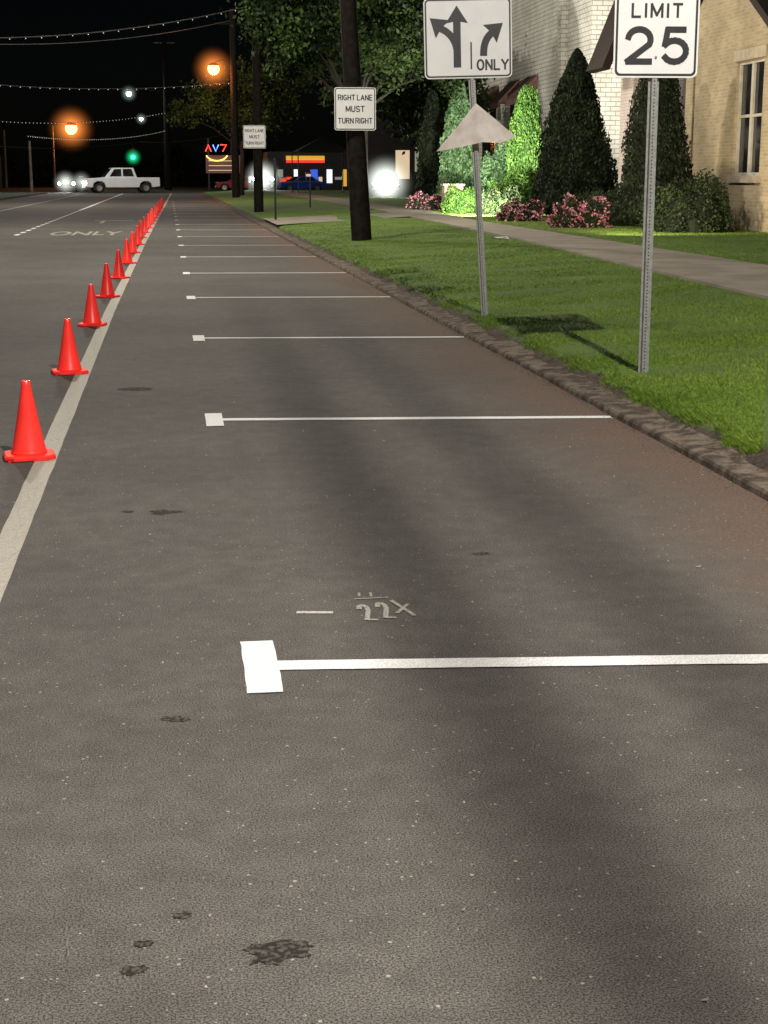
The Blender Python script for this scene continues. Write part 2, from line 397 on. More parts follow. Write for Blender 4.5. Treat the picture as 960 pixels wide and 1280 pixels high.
# ------------------------------------------------------------------ markings
def strip(name,pts,w,z,mat):
    p0,p1=Vector(pts[0]),Vector(pts[1]); d=(p1-p0); nseg=max(1,int(d.length/.06) if d.length<4 else int(d.length/.25)); d.normalize(); nn=Vector((-d.y,d.x))
    vs=[];fs=[]
    Lg=(p1-p0).length
    for i in range(nseg+1):
        c=p0+d*(Lg*i/nseg)
        for s in (-1,1):
            j=min(.003,w*.06)*mnoise.noise(Vector((c.x*14,c.y*14,w+s)))+min(.003,w*.06)*mnoise.noise(Vector((c.x*3,c.y*3,w)))
            q=c+nn*(s*(w/2)+j); vs.append((q.x,q.y,z))
    for i in range(nseg): fs.append((2*i,2*i+2,2*i+3,2*i+1))
    return vs,fs
def linex(y): return float(np.interp(y,[-30,19,40,90,150],[-.745,-.745,-.64,-.22,.25]))
vs=[];fs=[]
ysl=np.arange(-30,150,.2)
for y in ysl:
    j=.004*mnoise.noise(Vector((0,y*2,0))); j2=.004*mnoise.noise(Vector((4,y*9,0))); vs+=[(linex(y)-.060+j+j2,y,.004),(linex(y)+.060+j-j2,y,.004)]
for i in range(len(ysl)-1): fs.append((2*i,2*i+1,2*i+3,2*i+2))
struct(mesh('edge_line',vs,fs,M['paint_old']))
for k in range(19):
    y0=4.92+5.36*k; a=merge(strip('',[(.315,y0-.006),(2.93,y0-.25)],.10,.004,None),
        strip('',[(.258,y0-.28),(.261,y0+.275)],.115,.0045,None))
    struct(mesh('stall_line',a[0],a[1],M['paint']))
v_,f_=strip('',[(-4.2,75),(-4.2,148)],.13,.004,None); struct(mesh('lane_line',v_,f_,M['paint']))
parts=[strip('',[(-4.2,y),(-4.2,y+.9)],.13,.004,None) for y in np.arange(44,75,1.8)]
a=merge(*parts); struct(mesh('dotted_line',a[0],a[1],M['paint']))
v_,f_=strip('',[(-7.8,20),(-7.8,148)],.12,.004,None); struct(mesh('centre_line',v_,f_,M['paint_old']))
p,f=text_geo('ONLY',2.0,3.0,.02); struct(mesh('lane_word',[(x-2.35,y+45.3,.004) for x,y in p],f,M['paint_word']))
a=merge(([(-2.42,55,.004),(-2.28,55,.004),(-2.28,58,.004),(-2.42,58,.004)],[(0,1,2,3)]),([(-2.7,57.6,.0045),(-1.3,57.9,.0045),(-1.3,58.4,.0045),(-2.7,58.2,.0045)],[(0,1,2,3)]))
struct(mesh('lane_arrow',a[0],a[1],M['paint_word']))
v_,f_=strip('',[(-11,146),(3,146)],.5,.004,None); struct(mesh('stop_line',v_,f_,M['paint_old']))
def stroke(pts,w,z=.003): return merge(*[strip('',[pts[i],pts[i+1]],w,z+.0001*i,None) for i in range(len(pts)-1)])
def two(x,y,sx,sy):
    P=[(-.5,.5),(-.25,.9),(.15,1.0),(.45,.7),(.35,.3),(-.1,-.25),(-.55,-.8),(-.1,-.75),(.6,-.85)]
    return stroke([(x+a_*sx-(b_*sy)*.08,y+b_*sy) for a_,b_ in P],.019)
a=merge(two(.690,5.50,.034,.115),two(.762,5.52,.034,.115),stroke([(.805,5.66),(.862,5.44)],.017,.0036),stroke([(.860,5.60),(.800,5.48)],.015,.0042),
  stroke([(.665,5.70),(.80,5.71)],.010),stroke([(.69,5.74),(.695,5.79)],.010),stroke([(.735,5.73),(.74,5.79)],.010))
struct(mesh('chalk_number',a[0],a[1],M['paint_faint']))
v_,f_=strip('',[(.43,5.545),(.565,5.525)],.030,.003,None); struct(mesh('chalk_dash',v_,f_,faint('chalk_dash_paint',(.5,.47,.42),.33,.5,.9)))
for (sx,sy,r) in ((.187,2.98,.050),(-.10,3.05,.016),(-.12,2.94,.020),(-.016,3.17,.018),(-.035,4.44,.030),(-.054,7.4,.055),(-.24,7.43,.022),(1.29,6.36,.028),(-.3,11.9,.10)):
    vs=[(sx,sy,.002)];nn=60
    for i in range(nn):
        a=2*math.pi*i/nn; rr=r*(1+.5*mnoise.noise(Vector((math.cos(a)*1.3+sx*7,math.sin(a)*1.3,sy)))+.35*mnoise.noise(Vector((math.cos(a)*5,math.sin(a)*5,sy)))+.2*mnoise.noise(Vector((math.cos(a)*14,math.sin(a)*14,sy))))
        vs.append((sx+rr*math.cos(a)*1.3,sy+rr*math.sin(a)*.9,.002))
    struct(mesh('road_stain',vs,[(0,i+1,(i+1)%nn+1) for i in range(nn)],M['stain']))
# ------------------------------------------------------------------ grass blades
def blades():
    n=390000
    y=6.5*np.exp(rng.uniform(0,1,n)*math.log(60/6.5)); xmax=np.minimum(y*.40,14.5)
    x=3.16+rng.uniform(0,1,n)**1.1*(xmax-3.16); ok=xmax>3.22; x=x[ok];y=y[ok]
    swL=np.interp(y,[-30,16,32,57,148],[6.1,6.35,7.2,7.9,8.6]); swR=np.interp(y,[-30,16,45,57,148],[8.5,8.55,8.9,9.5,10.4])
    edge=3.22+.045*np.sin(y*2.3)+.04*np.sin(y*7.1+1)+.02*np.sin(y*19)+rng.normal(0,.03,len(y))
    ok=(x>edge)&((x<swL+rng.normal(0,.03,len(y)))|(x>swR))&~((y>47)&(y<55)&(x<8.2))
    x=x[ok];y=y[ok]; n=len(x)
    z=np.interp(x,[2.95,3.12,3.2,3.34,6.3,60],[-.02,.04,.08,.14,.30,.30])-.006
    sc=np.clip(y/13,.7,2.4)
    h=rng.uniform(.012,.030,n); w=.0030*sc*rng.uniform(.7,1.3,n)
    edgeb=np.exp(-((x-3.25)/.05)**2); h*=1+.6*edgeb
    th=rng.uniform(0,2*np.pi,n); lean=rng.uniform(.3,1.4,n)*h
    lx=np.cos(th)*lean-edgeb*.025; ly=np.sin(th)*lean
    tx=rng.uniform(0,2*np.pi,n)
    B=np.stack([x,y,z],1); P=np.stack([np.cos(tx)*w,np.sin(tx)*w,0*w],1); T=B+np.stack([lx,ly,h],1)
    return np.stack([B-P,B+P,T],1)
o=fast('grass',blades(),3,M['grassblade']); info(o,'short green mown grass on the roadside verge','grass'); o['kind']='stuff'
n=9000; y=6+rng.exponential(14,n)+rng.uniform(0,4,n); x=2.95-np.abs(rng.normal(0,.05,n))*np.where((y>20)&(y<30),4,1); x[::2]=3.13+rng.normal(0,.06,len(x[::2]))
z=np.where(x>2.95,.056+np.clip(x-3.12,0,.12)*.35,.003)+rng.uniform(0,.006,n)
V=leaves(np.stack([x,y,z],1),rng.uniform(.005,.018,n)); V[:,:,2]=z[:,None]+(V[:,:,2]-z[:,None])*.3
o=fast('leaf_litter',V,4,M['litter']); info(o,'dry brown leaves lying along the gutter','leaves'); o['kind']='stuff'
n=260; y=2.5+rng.exponential(7,n); x=rng.uniform(-1.2,3,n)
C=np.stack([x,y,np.full(n,.003)],1); s=rng.uniform(.0015,.0045,n)
V=[]
for i in range(n):
    c=C[i];r=s[i]
    t=np.array([0,0,r*.6]); ps=[np.array([math.cos(a)*r*rng.uniform(.7,1.3),math.sin(a)*r*rng.uniform(.7,1.3),-.003]) for a in (0,1.6,3.1,4.7)]
    for j in range(4): V.append([c+ps[j],c+ps[(j+1)%4],c+t])
o=fast('gravel',np.array(V),3,M['gravel']); info(o,'loose pale grit scattered on the asphalt','gravel'); o['kind']='stuff'
for (lx,ly,s_,r_) in ((1.0,2.66,.011,.2),(.09,2.68,.009,2),(.70,2.78,.008,1),(2.14,6.0,.016,.2),(2.05,6.1,.013,1.2),(.60,3.1,.008,.7)):
    vs=[(0,0,.006),(s_,-s_*.35,.004),(s_*1.5,0,.009),(s_,s_*.4,.005),(-s_*.3,.0,.004)]
    o=mesh('fallen_leaf',vs,[(4,1,0),(0,1,2),(0,2,3),(4,0,3)],M['gravel'],None,(lx,ly,0),(0,0,r_)); info(o,'small dry leaf lying on the asphalt','leaf','fallen leaves on the lane')
# ------------------------------------------------------------------ cones
cb=top('traffic_cone','glossy red orange plastic traffic cone beside the white line','traffic cone',(-.86,9.0,0),group='traffic cones along the edge line')
prof=[(.100,.030),(.104,.036),(.100,.044),(.098,.05),(.094,.07),(.092,.075),(.058,.25),(.0575,.256),(.028,.42),(.026,.448),(.021,.452),(.017,.445),(.016,.42),(.03,.3)]
vs,fs=lathe_data(prof,32)
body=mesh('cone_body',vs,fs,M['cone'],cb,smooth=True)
B=.145;c_=.05
pl=[(B-c_,-B),(B,-B+c_),(B,B-c_),(B-c_,B),(-B+c_,B),(-B,B-c_),(-B,-B+c_),(-B+c_,-B)]
vs=[(x,y,.006) for x,y in pl]+[(x,y,.022) for x,y in pl]+[(x*.93,y*.93,.031) for x,y in pl]
fs=[tuple(range(7,-1,-1)),tuple(range(16,24))]
for lv in (0,8):
    for i in range(8):
        k=(i+1)%8; fs.append((lv+i,lv+k,lv+8+k,lv+8+i))
for cx,cy in ((.1,.1),(-.1,.1),(.1,-.1),(-.1,-.1)):
    b=box_data(cx-.025,cx+.025,cy-.025,cy+.025,0,.0055); k=len(vs); vs+=b[0]; fs+=[tuple(i+k for i in f) for f in b[1]]
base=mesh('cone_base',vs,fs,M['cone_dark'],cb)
cb.rotation_euler=(0,0,.15); cb.location.x=-.845
for k in range(1,20):
    e=cb.copy(); col.objects.link(e); yk=9.0+4.07*k; e.location=(linex(yk)-.105+random.uniform(-.02,.02),yk+random.uniform(-.15,.15),0); e.rotation_euler=(0,0,random.uniform(-.6,.6))
    for c in (body,base):
        q=c.copy(); q.parent=e; col.objects.link(q)
# ------------------------------------------------------------------ signs
def upost(name,h,parent,w=.078):
    d=.034;t=.004; a=w/2
    sec=[(-a,0),(-a*.55,0),(-a*.42,d-t),(a*.42,d-t),(a*.55,0),(a,0),(a,t),(a*.62,t),(a*.48,d),(-a*.48,d),(-a*.62,t),(-a,t)]
    n=len(sec); vs=[(x,-y+d,z) for z in (-.3,h) for x,y in sec]
    fs=[(i,(i+1)%n,(i+1)%n+n,i+n) for i in range(n)]+[tuple(range(n))[::-1],tuple(range(n,2*n))]
    return mesh(name,vs,fs,M['galv'],parent)
def panel(parent,w,h,r,cz,y,thick=.004,cx=0,border=.016,inset=.012):
    vs,fs=prism_xz(rrect(w,h,r,cx=cx,cz=cz),y,y+thick); p1=mesh('sign_panel',vs,fs,M['signwhite'],parent)
    o1=rrect(w-2*inset,h-2*inset,r*.8,cx=cx,cz=cz); i1=rrect(w-2*inset-2*border,h-2*inset-2*border,r*.6,cx=cx,cz=cz)
    vs,fs=ring_xz(o1,i1,y-.0015); return p1,mesh('border',vs,fs,M['signblack'],parent)
S=top('speed_limit_sign','white speed limit 25 sign on a perforated galvanised post','road sign',(3.50,11.14,.20),(0,0,math.radians(-4)))
upost('post',2.80,S)
panel(S,.615,.765,.045,2.475,-.006)
a=merge(text_sign('LIMIT',0,2.556,.375,.105,-.0085,.165,.42),text_sign('SPEED',0,2.74,.40,.105,-.0085,.165,.34),text_sign('25',.005,2.315,.47,.265,-.0085,.165,.36))
mesh('lettering',a[0],a[1],M['signblack'],S)
a=lathe_data([(0,0),(.009,0),(.009,.004),(0,.004)],10)
for bz in (2.235,2.81):
    mesh('bolt',[(x,-.0115-z,bz+y) for x,y,z in a[0]],a[1],M['galv'],S)
S2=top('lane_use_sign','white lane control sign with turn arrows on leaning post','road sign',(3.33,16.3,.18),(0,math.radians(-4.0),math.radians(-3)))
upost('post',3.1,S2,.07)
pw,ph=.915,.80; cz0=2.82
pA=panel(S2,pw,ph,.05,cz0,-.006,cx=-.02)
def band(cl,w,dy=0):
    vs=[];fs=[]
    for i,p in enumerate(cl):
        p=Vector(p); d=(Vector(cl[min(i+1,len(cl)-1)])-Vector(cl[max(i-1,0)])).normalized(); q=Vector((-d.y,d.x))*w/2
        vs+=[(p.x-q.x-.02,-.0085+dy,p.y-q.y+cz0),(p.x+q.x-.02,-.0085+dy,p.y+q.y+cz0)]
    for i in range(len(cl)-1): fs.append((2*i,2*i+1,2*i+3,2*i+2))
    return vs,fs
def head(tip,ang,s,dy=0):
    a=math.radians(ang); d=Vector((math.cos(a),math.sin(a))); n_=Vector((-d.y,d.x)); t=Vector(tip)
    pts=[t,t-d*s+n_*s*.66,t-d*s*.88,t-d*s-n_*s*.66]
    return [(p.x-.02,-.0085+dy,p.y+cz0) for p in pts],[(0,1,2),(0,2,3)]
def bez(p0,p1,p2,n=10):
    return [tuple(Vector(p0)*(1-t)**2+Vector(p1)*2*t*(1-t)+Vector(p2)*t*t) for t in [i/n for i in range(n+1)]]
ax=-.115
a=merge(band([(ax,-.29),(ax,.20)],.078),head((ax,.325),90,.175,-.0003),
  band(bez((ax,-.14),(ax-.02,.04),(ax-.17,.10),12),.070,-.0006),head((ax-.280,.205),140,.175,-.0009),
  band([(.03,-.31),(.03,-.04)],.016),
  band(bez((.16,-.18),(.155,.0),(.27,.06),12),.074),head((.365,.145),38,.175,-.0006),
  text_sign('ONLY',.235,cz0-.268,.34,.115,-.0085,.17,.30))
lt=mesh('lettering',a[0],a[1],M['signblack'],S2)
Rm=Matrix.Rotation(math.radians(2.4),3,'Y'); c0=Vector((-.02,0,cz0)); off=c0-Rm@c0
for o in (*pA,lt): o.rotation_euler=(0,math.radians(2.4),0); o.location=off
vs=[(0,-.03,2.42),(-.20,.0,2.20),(-.43,.05,1.96),(-.20,-.07,1.985),(.03,-.17,2.02),(.24,-.05,2.0),(.42,.06,2.05),(.21,.01,2.24),(.0,-.12,2.2)]
vs=[(x+.02,y,z-.255) for x,y,z in vs]
vs2=[(x,y+.006,z) for x,y,z in vs]
F=[(0,1,8),(1,2,3),(1,3,8),(8,3,4),(8,4,5),(8,5,7),(7,5,6),(0,8,7)]
ed=[(0,1),(1,2),(2,3),(3,4),(4,5),(5,6),(6,7),(7,0)]
o=mesh('triangular_plate',vs+vs2,F+[tuple(i+9 for i in f[::-1]) for f in F]+[(a_,b_,b_+9,a_+9) for a_,b_ in ed],M['alu'],S2); o['label']='bent triangular bare metal plate'
def util_pole(loc,h,r0,r1,lean,label,arm=True,group='wooden utility poles'):
    e=top('utility_pole',label,'utility pole',loc,(0,math.radians(lean),0),group)
    vs,fs=lathe_data([(r0,-.3),(r0*.97,1),(r1*1.1,h*.6),(r1,h),(0,h)],14); mesh('shaft',vs,fs,M['wood'],e,smooth=True)
    if arm:
        vs,fs=box_data(-1.2,1.2,-.05,.05,h-1,h-.88); mesh('crossarm',vs,fs,M['wood'],e)
    return e
P1=util_pole((4.26,34.75,.22),11,.23,.15,-3.2,'dark wooden utility pole with a regulatory sign, standing in grass')
box('crossarm',(-1.9,.6,-.06,.06,7.05,7.17),M['wood'],P1)
P2=util_pole((3.65,64.4,.22),11,.2,.14,0,'dark wooden utility pole with a small white sign')
P3=util_pole((4.45,105,.22),12,.26,.2,0,'dark wooden pole carrying an orange street lamp')
P4=util_pole((.0,186,0),17.5,.42,.26,0,'tall pale pole beyond the crossing')
P4.children[0].data.materials[0]=M['pale']
def mustsign(p,cx,cz,yf,w=.91):
    e=top('regulatory_sign','white must turn regulatory sign fixed to a wooden pole','road sign',(p[0]+cx,p[1]+yf,0))
    panel(e,w,w,.05,cz,-.004,border=.02,inset=.016)
    a=merge(text_sign('RIGHT LANE',0,cz+.24,.76,.125,-.0065,.16,.30),text_sign('MUST',0,cz,.42,.135,-.0065,.16,.30),text_sign('TURN RIGHT',0,cz-.25,.76,.125,-.0065,.16,.30))
    mesh('lettering',a[0],a[1],M['signblack'],e)
    box('bracket',(-.03,.03,.002,.06,cz-.3,cz+.3),M['galv'],e); return e
mustsign((4.26,34.75),-.17,3.03,-.30)
mustsign((3.65,64.4),-.14,3.15,-.26)
def lampset(x,y,z,px,mat,label,energy,color,r,hR,hs):
    e=top('street_lamp',label,'street lamp',(x,y,z))
    vs,fs=lathe_data([(r*math.sin(a),-r*math.cos(a)) for a in np.linspace(.01,2.1,9)],18); mesh('lens',vs,fs,mat,e,smooth=True)
    vs,fs=lathe_data([(r*.9,r*.52),(r*.95,r*.7),(r*.4,r*1.0),(0,r*1.05)],16); mesh('hood',vs,fs,M['black'],e,smooth=True)
    a=tube_data([(0,0,r),((px-x)*.5,0,r+.2),(px-x,0,.1)],.035); mesh('bracket_arm',a[0],a[1],M['wood'],e)
    bloom(e,(0,0,0),hR,color,hs)
    li=bpy.data.lights.new('lamp_light','POINT'); li.energy=energy; li.color=color; li.shadow_soft_size=.15
    lo=bpy.data.objects.new('lamp_light',li); col.objects.link(lo); lo.location=(x,y,z-r-.25)
    return e
lampset(3.15,105,8.45,4.4,M['orange'],'glowing orange sodium street lamp on a pole arm',900,(1,.27,.05),.38,1.7,3.6)
lampset(-12.9,220,7.95,-15.4,M['orange'],'glowing orange sodium street lamp on a thin pole',1800,(1,.28,.05),.80,3.8,3.8)
lampset(-4.2,186,10.9,-.1,M['whitelamp'],'glowing white street lamp on a tall pole',900,(.80,1,.92),.30,1.2,1.2)
lampset(-2.9,187,8.1,-.1,M['whitelamp'],'small white lamp on a tall pole',100,(.80,1,.92),.22,.9,1.0)
for x,y,h in ((-15.4,220,8.3),(-19.6,185,6.5),(-21.4,215,7.5),(-13.5,160,5)):
    e=top('utility_pole','thin dark pole at the roadside','utility pole',(x,y,0),group='thin distant poles')
    vs,fs=lathe_data([(.16,-.2),(.11,h),(0,h)],10); mesh('shaft',vs,fs,M['pale'],e)
for x,y,h in ((3.5,52,1.9),(6.0,67,1.3)):
    e=top('marker_post','thin dark metal post in the grass verge','post',(x,y,.22)); vs,fs=lathe_data([(.035,-.2),(.035,h),(.045,h+.02),(0,h+.06)],8); mesh('shaft',vs,fs,M['black'],e)
# ------------------------------------------------------------------ wires
def wire(p0,p1,sag,label,bulbs=False,r=.014,name='overhead_wire'):
    n=28; pts=[]
    for i in range(n+1):
        t=i/n; q=Vector(p0).lerp(Vector(p1),t); q.z-=sag*4*t*(1-t); pts.append(tuple(q))
    e=top(name,label,'string lights' if bulbs else 'wire',p0); P=[tuple(Vector(q)-Vector(p0)) for q in pts]
    a=tube_data(P,r,4); mesh('cable',a[0],a[1],M['wire'],e)
    if bulbs:
        parts=[]; Lg=(Vector(p1)-Vector(p0)).length; m=int(Lg/.6)
        for i in range(m):
            t=(i+.5)/m; q=Vector(p0).lerp(Vector(p1),t); q.z-=sag*4*t*(1-t)+.05; q-=Vector(p0)
            parts.append(lathe_data([(0,q.z-bulbs),(bulbs,q.z),(0,q.z+bulbs)],6,q.x,q.y))
        a=merge(*parts); o=mesh('bulbs',a[0],a[1],M['bulb'],e); o['kind']='stuff'
wire((-10,60,6.6),(3.7,64.4,8.3),.55,'string of small white bulbs over the road',.020,.02,name='string_lights')
wire((-14,100,7.4),(4.4,105,7.6),.5,'string of small white bulbs over the road',.026,name='string_lights')
wire((-24,150,7.6),(0,186,8.8),1.2,'string of small white bulbs over the crossing',.035,name='string_lights')
wire((-12,140,5.0),(0,186,6.8),.6,'string of small white bulbs over the crossing',.03,name='string_lights')
wire((-12,45,8.3),(4.2,34.75,9.5),.4,'thin overhead cable crossing the road')
wire((-14,100,9.6),(4.4,105,11.5),.7,'thin overhead cable crossing the road',r=.02)
wire((-24,185,5.4),(-4,230,6.4),.8,'span cable holding the traffic signal',r=.04)
wire((-4,230,6.4),(8,232,7.4),.4,'span cable beyond the crossing',r=.04)
wire((4.2,34.75,10.3),(13.5,39,6.2),.3,'service cable to the brick house')
wire((2.44,-22,7.35),(2.44,34.7,7.35),.04,'bundled cable strung along the parking lane',r=.026)
wire((2.65,-22,7.35),(2.62,34.7,7.35),.04,'bundled cable strung along the parking lane',r=.021)
wire((2.55,-22,7.6),(2.50,34.7,7.5),.04,'thin cable strung along the parking lane',r=.008)
e=top('traffic_signal','black traffic signal head showing green','traffic light',(-4.9,230,4.0))
box('housing',(-.25,.25,-.15,.15,0,1.35),M['black'],e)
for i,mm in enumerate((M['green'],M['black'],M['black'])):
    vs,fs=lathe_data([(0,0),(.30 if i==0 else .15,0)],14); mesh('lens',[(x,-.17,z_*0+.25+i*.42+y) for x,y,z_ in vs],fs,mm,e)
vs,fs=tube_data([(0,0,1.35),(0,0,2.2)],.03); mesh('hanger',vs,fs,M['black'],e)
bloom(e,(0,-.4,.25),1.5,(.02,1,.35),3.0)
# ------------------------------------------------------------------ houses
H=top('brick_house','tan brick house with tall white window and dark gable','house',(0,0,0))
X0=14.0
wy0,wy1,wz0,wz1=36.1,37.9,1.6,4.35
vs=[(X0,32,.2),(X0,wy0,.2),(X0,wy1,.2),(X0,41.6,.2), (X0,32,3.6),(X0,wy0,5.3),(X0,wy1,6.2),(X0,39,6.9),(X0,41.6,5.6),
    (X0,wy0,wz0),(X0,wy1,wz0),(X0,wy0,wz1),(X0,wy1,wz1),
    (22,32,.2),(22,32,3.6),(X0+.18,wy0,wz0),(X0+.18,wy1,wz0),(X0+.18,wy0,wz1),(X0+.18,wy1,wz1)]
fs=[(0,4,5,11,9,1),(1,9,10,2),(2,10,12,6,7,8,3),(11,5,6,12),(0,13,14,4),(9,15,16,10),(10,16,18,12),(12,18,17,11),(11,17,15,9)]
mesh('wall',vs,fs,M['brickA'],H)
vs=[(X0-.5,31.5,3.25),(X0-.5,39,7.55),(22,39,7.55),(22,31.5,3.25),(X0-.5,42.2,5.6),(22,42.2,5.6)]
vs+=[(x,y,z-.22) for x,y,z in vs]
fs=[(0,3,2,1),(1,2,5,4),(6,7,8,9),(7,10,11,8),(0,1,7,6),(1,4,10,7),(0,6,9,3)]
mesh('roof',vs,fs,M['roof'],H)
W=bpy.data.objects.new('window',None); col.objects.link(W); W.parent=H; W.location=(X0,0,0)
fr=[]
def fb(y0,y1,z0,z1,d=.06,x=.07): fr.append(box_data(x,x+d,y0,y1,z0,z1))
t=.085
fb(wy0,wy0+t,wz0,wz1);fb(wy1-t,wy1,wz0,wz1);fb(wy0+t,wy1-t,wz0,wz0+t);fb(wy0+t,wy1-t,wz1-t,wz1)
ym=(wy0+wy1)/2; fb(ym-.07,ym+.07,wz0+t,wz1-t)
for a_,b_ in ((wy0+t,ym-.07),(ym+.07,wy1-t)):
    fb(a_,b_,3.0,3.07,.05,.08)
a=merge(*fr); mesh('frame',a[0],a[1],M['frame'],W)
box('glass',(.135,.14,wy0,wy1,wz0,wz1),M['glass'],W)
box('sill',(-.10,.06,wy0-.12,wy1+.12,wz0-.16,wz0-.002),M['stone'],W)
box('lintel',(-.04,-.003,wy0-.15,wy1+.15,wz1+.002,wz1+.26),M['stone'],W)
box('pilaster',(-.05,-.004,41.0,41.6,.2,5.4),M['brickA'],H).location=(X0,0,0)
Wg=top('gabled_wing','pinkish brick gabled porch wing with steep dark roof','house',(0,0,0))
vs=[(12.9,43,.2),(18,43,.2),(18,43,6.5),(14.9,43,10),(12.9,43,5.6),(12.9,44.2,.2),(12.9,44.2,5.6)]
mesh('wall',vs,[(0,1,2,3,4),(0,4,6,5)],M['brickC'],Wg)
vs=[(11.85,42.5,4.5),(14.2,42.5,10.4),(14.2,44.2,10.4),(11.85,44.2,4.5)]; vs+=[(x+.22,y,z-.05) for x,y,z in vs]
mesh('roof',vs,[(0,3,2,1),(4,5,6,7),(0,1,5,4),(3,0,4,7)],M['roof'],Wg)
Hb=top('white_brick_building','tall white painted brick building lit by floodlights','building',(0,0,0))
vs=[(16,59,.2),(16,82,.2),(16,82,11),(16,59,11),(24,59,.2),(24,59,11)]
mesh('wall',vs,[(0,3,2,1),(0,4,5,3)],M['brickB'],Hb)
box('pilaster',(15.75,15.997,62.6,63.2,.2,11),M['brickB'],Hb)
box('coping',(15.8,24,58.8,82,11.002,11.25),M['stone'],Hb)
for y0 in (67.8,71.5,76):
    w=bpy.data.objects.new('window',None); col.objects.link(w); w.parent=Hb
    box('glass',(15.96,15.98,y0,y0+1.5,2.6,4.9),M['glass'],w)
    for yy in (y0-.1,y0+1.502): box('frame',(15.94,15.99,yy,yy+.098,2.5,5),M['frame'],w)
    vs=[(15.98,y0-.3,5.9),(15.98,y0+1.8,5.9),(15.0,y0+1.8,4.9),(15.0,y0-.3,4.9),(15.0,y0-.3,4.65),(15.0,y0+1.8,4.65),(15.98,y0-.3,4.9),(15.98,y0+1.8,4.9)]
    mesh('awning',vs,[(0,1,2,3),(3,2,5,4),(0,3,6),(1,7,2)],M['awning'],Hb)
# ------------------------------------------------------------------ plants
def conifer(x,y,z,h,R,mat,core,label,n=9000,leaf=.10,power=.8,lumpy=1):
    e=top('cypress_tree',label,'tree',(x,y,z))
    vs,fs=lathe_data([(.09,-.1),(.07,.5)],8); mesh('trunk',vs,fs,M['bark'],e)
    t=rng.uniform(0,1,n)**1.25; th=rng.uniform(0,2*np.pi,n)
    prof=(1-t)**power*np.clip(t*9+.62,0,1)
    lump=1+lumpy*(.13*np.sin(th*3+t*9)+.10*np.sin(th*7-t*17+1)+.07*np.sin(th*13+t*31))
    r=R*prof*lump*rng.uniform(.80,1.08,n)
    C=np.stack([r*np.cos(th),r*np.sin(th),.12+t*(h-.12)],1)
    fast('crown',leaves(C,np.full(n,leaf)*(.8+.4*(1-t)),1.0),4,mat,e)
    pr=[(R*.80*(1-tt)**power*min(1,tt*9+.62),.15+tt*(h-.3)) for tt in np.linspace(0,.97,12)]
    vs,fs=lathe_data(pr,14); mesh('inner_core',vs,fs,core,e)  # solid filler core, inner shade of the crown put into its colour
    return e
conifer(12.85,49,.3,5.2,1.42,M['leafdark'],M['core'],'large dark conical cypress beside the flower bed',24000,.10,.66,.6)
conifer(12.35,39,.3,4.4,.95,M['leafdark'],M['core'],'dark columnar cypress against the brick house',16000,.08,.42,.6)
conifer(11.5,62,.3,5.0,.85,M['leaflit'],M['corelit'],'pale green lit arborvitae',10000,.11,.55)
conifer(11.1,66,.3,4.8,.70,M['leafdark'],M['core'],'narrow dark cypress next to a pale one',7000,.13,.45)
conifer(13.0,56.5,.3,4.5,.74,M['leafyel'],M['corelit'],'rounded bright green lit hedge column',10000,.10,.34)
def bush(x,y,z,rx,ry,h,mat,core,label,n=5000,leaf=.08,flower=0,name='shrub'):
    e=top(name,label,'bush',(x,y,z))
    u=rng.normal(size=(n,3)); u/=np.linalg.norm(u,axis=1)[:,None]; u[:,2]=np.abs(u[:,2])
    lump=1+.13*np.sin(u[:,0]*6+x)+.12*np.sin(u[:,1]*7+1+y)+.09*np.sin(u[:,2]*11+u[:,0]*9)
    k=lump*rng.uniform(.82,1.05,n)
    C=np.stack([u[:,0]*rx*k,u[:,1]*ry*k,u[:,2]*h*k],1)
    fast('foliage',leaves(C,np.full(n,leaf)),4,mat,e)
    if flower:
        sel=np.argsort(rng.uniform(0,1,n)+.35*np.sin(u[:,0]*9)*np.sin(u[:,1]*8+2))[:flower]
        u2=u[sel]; k2=lump[sel]*rng.uniform(1.0,1.1,flower)
        C=np.stack([u2[:,0]*rx*k2,u2[:,1]*ry*k2,u2[:,2]*h*k2],1)
        o=fast('flowers',leaves(C,np.full(flower,.075)),4,M['pink'],e); o['kind']='stuff'
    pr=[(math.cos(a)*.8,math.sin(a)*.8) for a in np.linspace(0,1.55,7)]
    vs,fs=lathe_data(pr,14); vs=[(a*rx,b*ry,c*h) for a,b,c in vs]; mesh('inner_core',vs,fs,core,e)  # solid filler dome, shade behind the leaves put into its colour
bush(12.35,36.0,.3,1.05,1.0,1.25,M['leafmid'],M['core'],'low dark rounded shrub at the brick house',7000,.07)
bush(13.1,38,.3,.9,.9,1.1,M['leafmid'],M['core'],'low dark rounded shrub at the brick house',4000,.07)
bush(11.6,41,.3,.8,.9,.9,M['leafmid'],M['core'],'low dark rounded shrub at the brick house',4000,.07)
bush(12.9,60,.3,.95,.9,2.5,M['leaflit'],M['corelit'],'tall rounded green shrub under floodlight',6000,.11)
bush(11.3,53,.3,.75,.9,.85,M['leafmid'],M['corelit'],'low green lit shrub',4000,.09)
bush(10.5,56,.3,.7,.7,.8,M['leafyel'],M['corelit'],'low green lit shrub',3000,.09)
bush(12.2,55,.3,.9,.7,1.2,M['leafyel'],M['corelit'],'low green lit shrub',4000,.10)
bush(10.5,39.5,.3,.78,.55,.66,M['leafmid'],M['core'],'bed of pink flowers beside the walk',3000,.07,1000,'flower_bed')
bush(10.3,45.5,.3,.7,.5,.52,M['leafmid'],M['core'],'bed of pink flowers beside the walk',2500,.07,850,'flower_bed')
bush(10.0,60.5,.3,.85,.6,.58,M['leafmid'],M['core'],'bed of pink flowers beside the walk',2500,.08,850,'flower_bed')
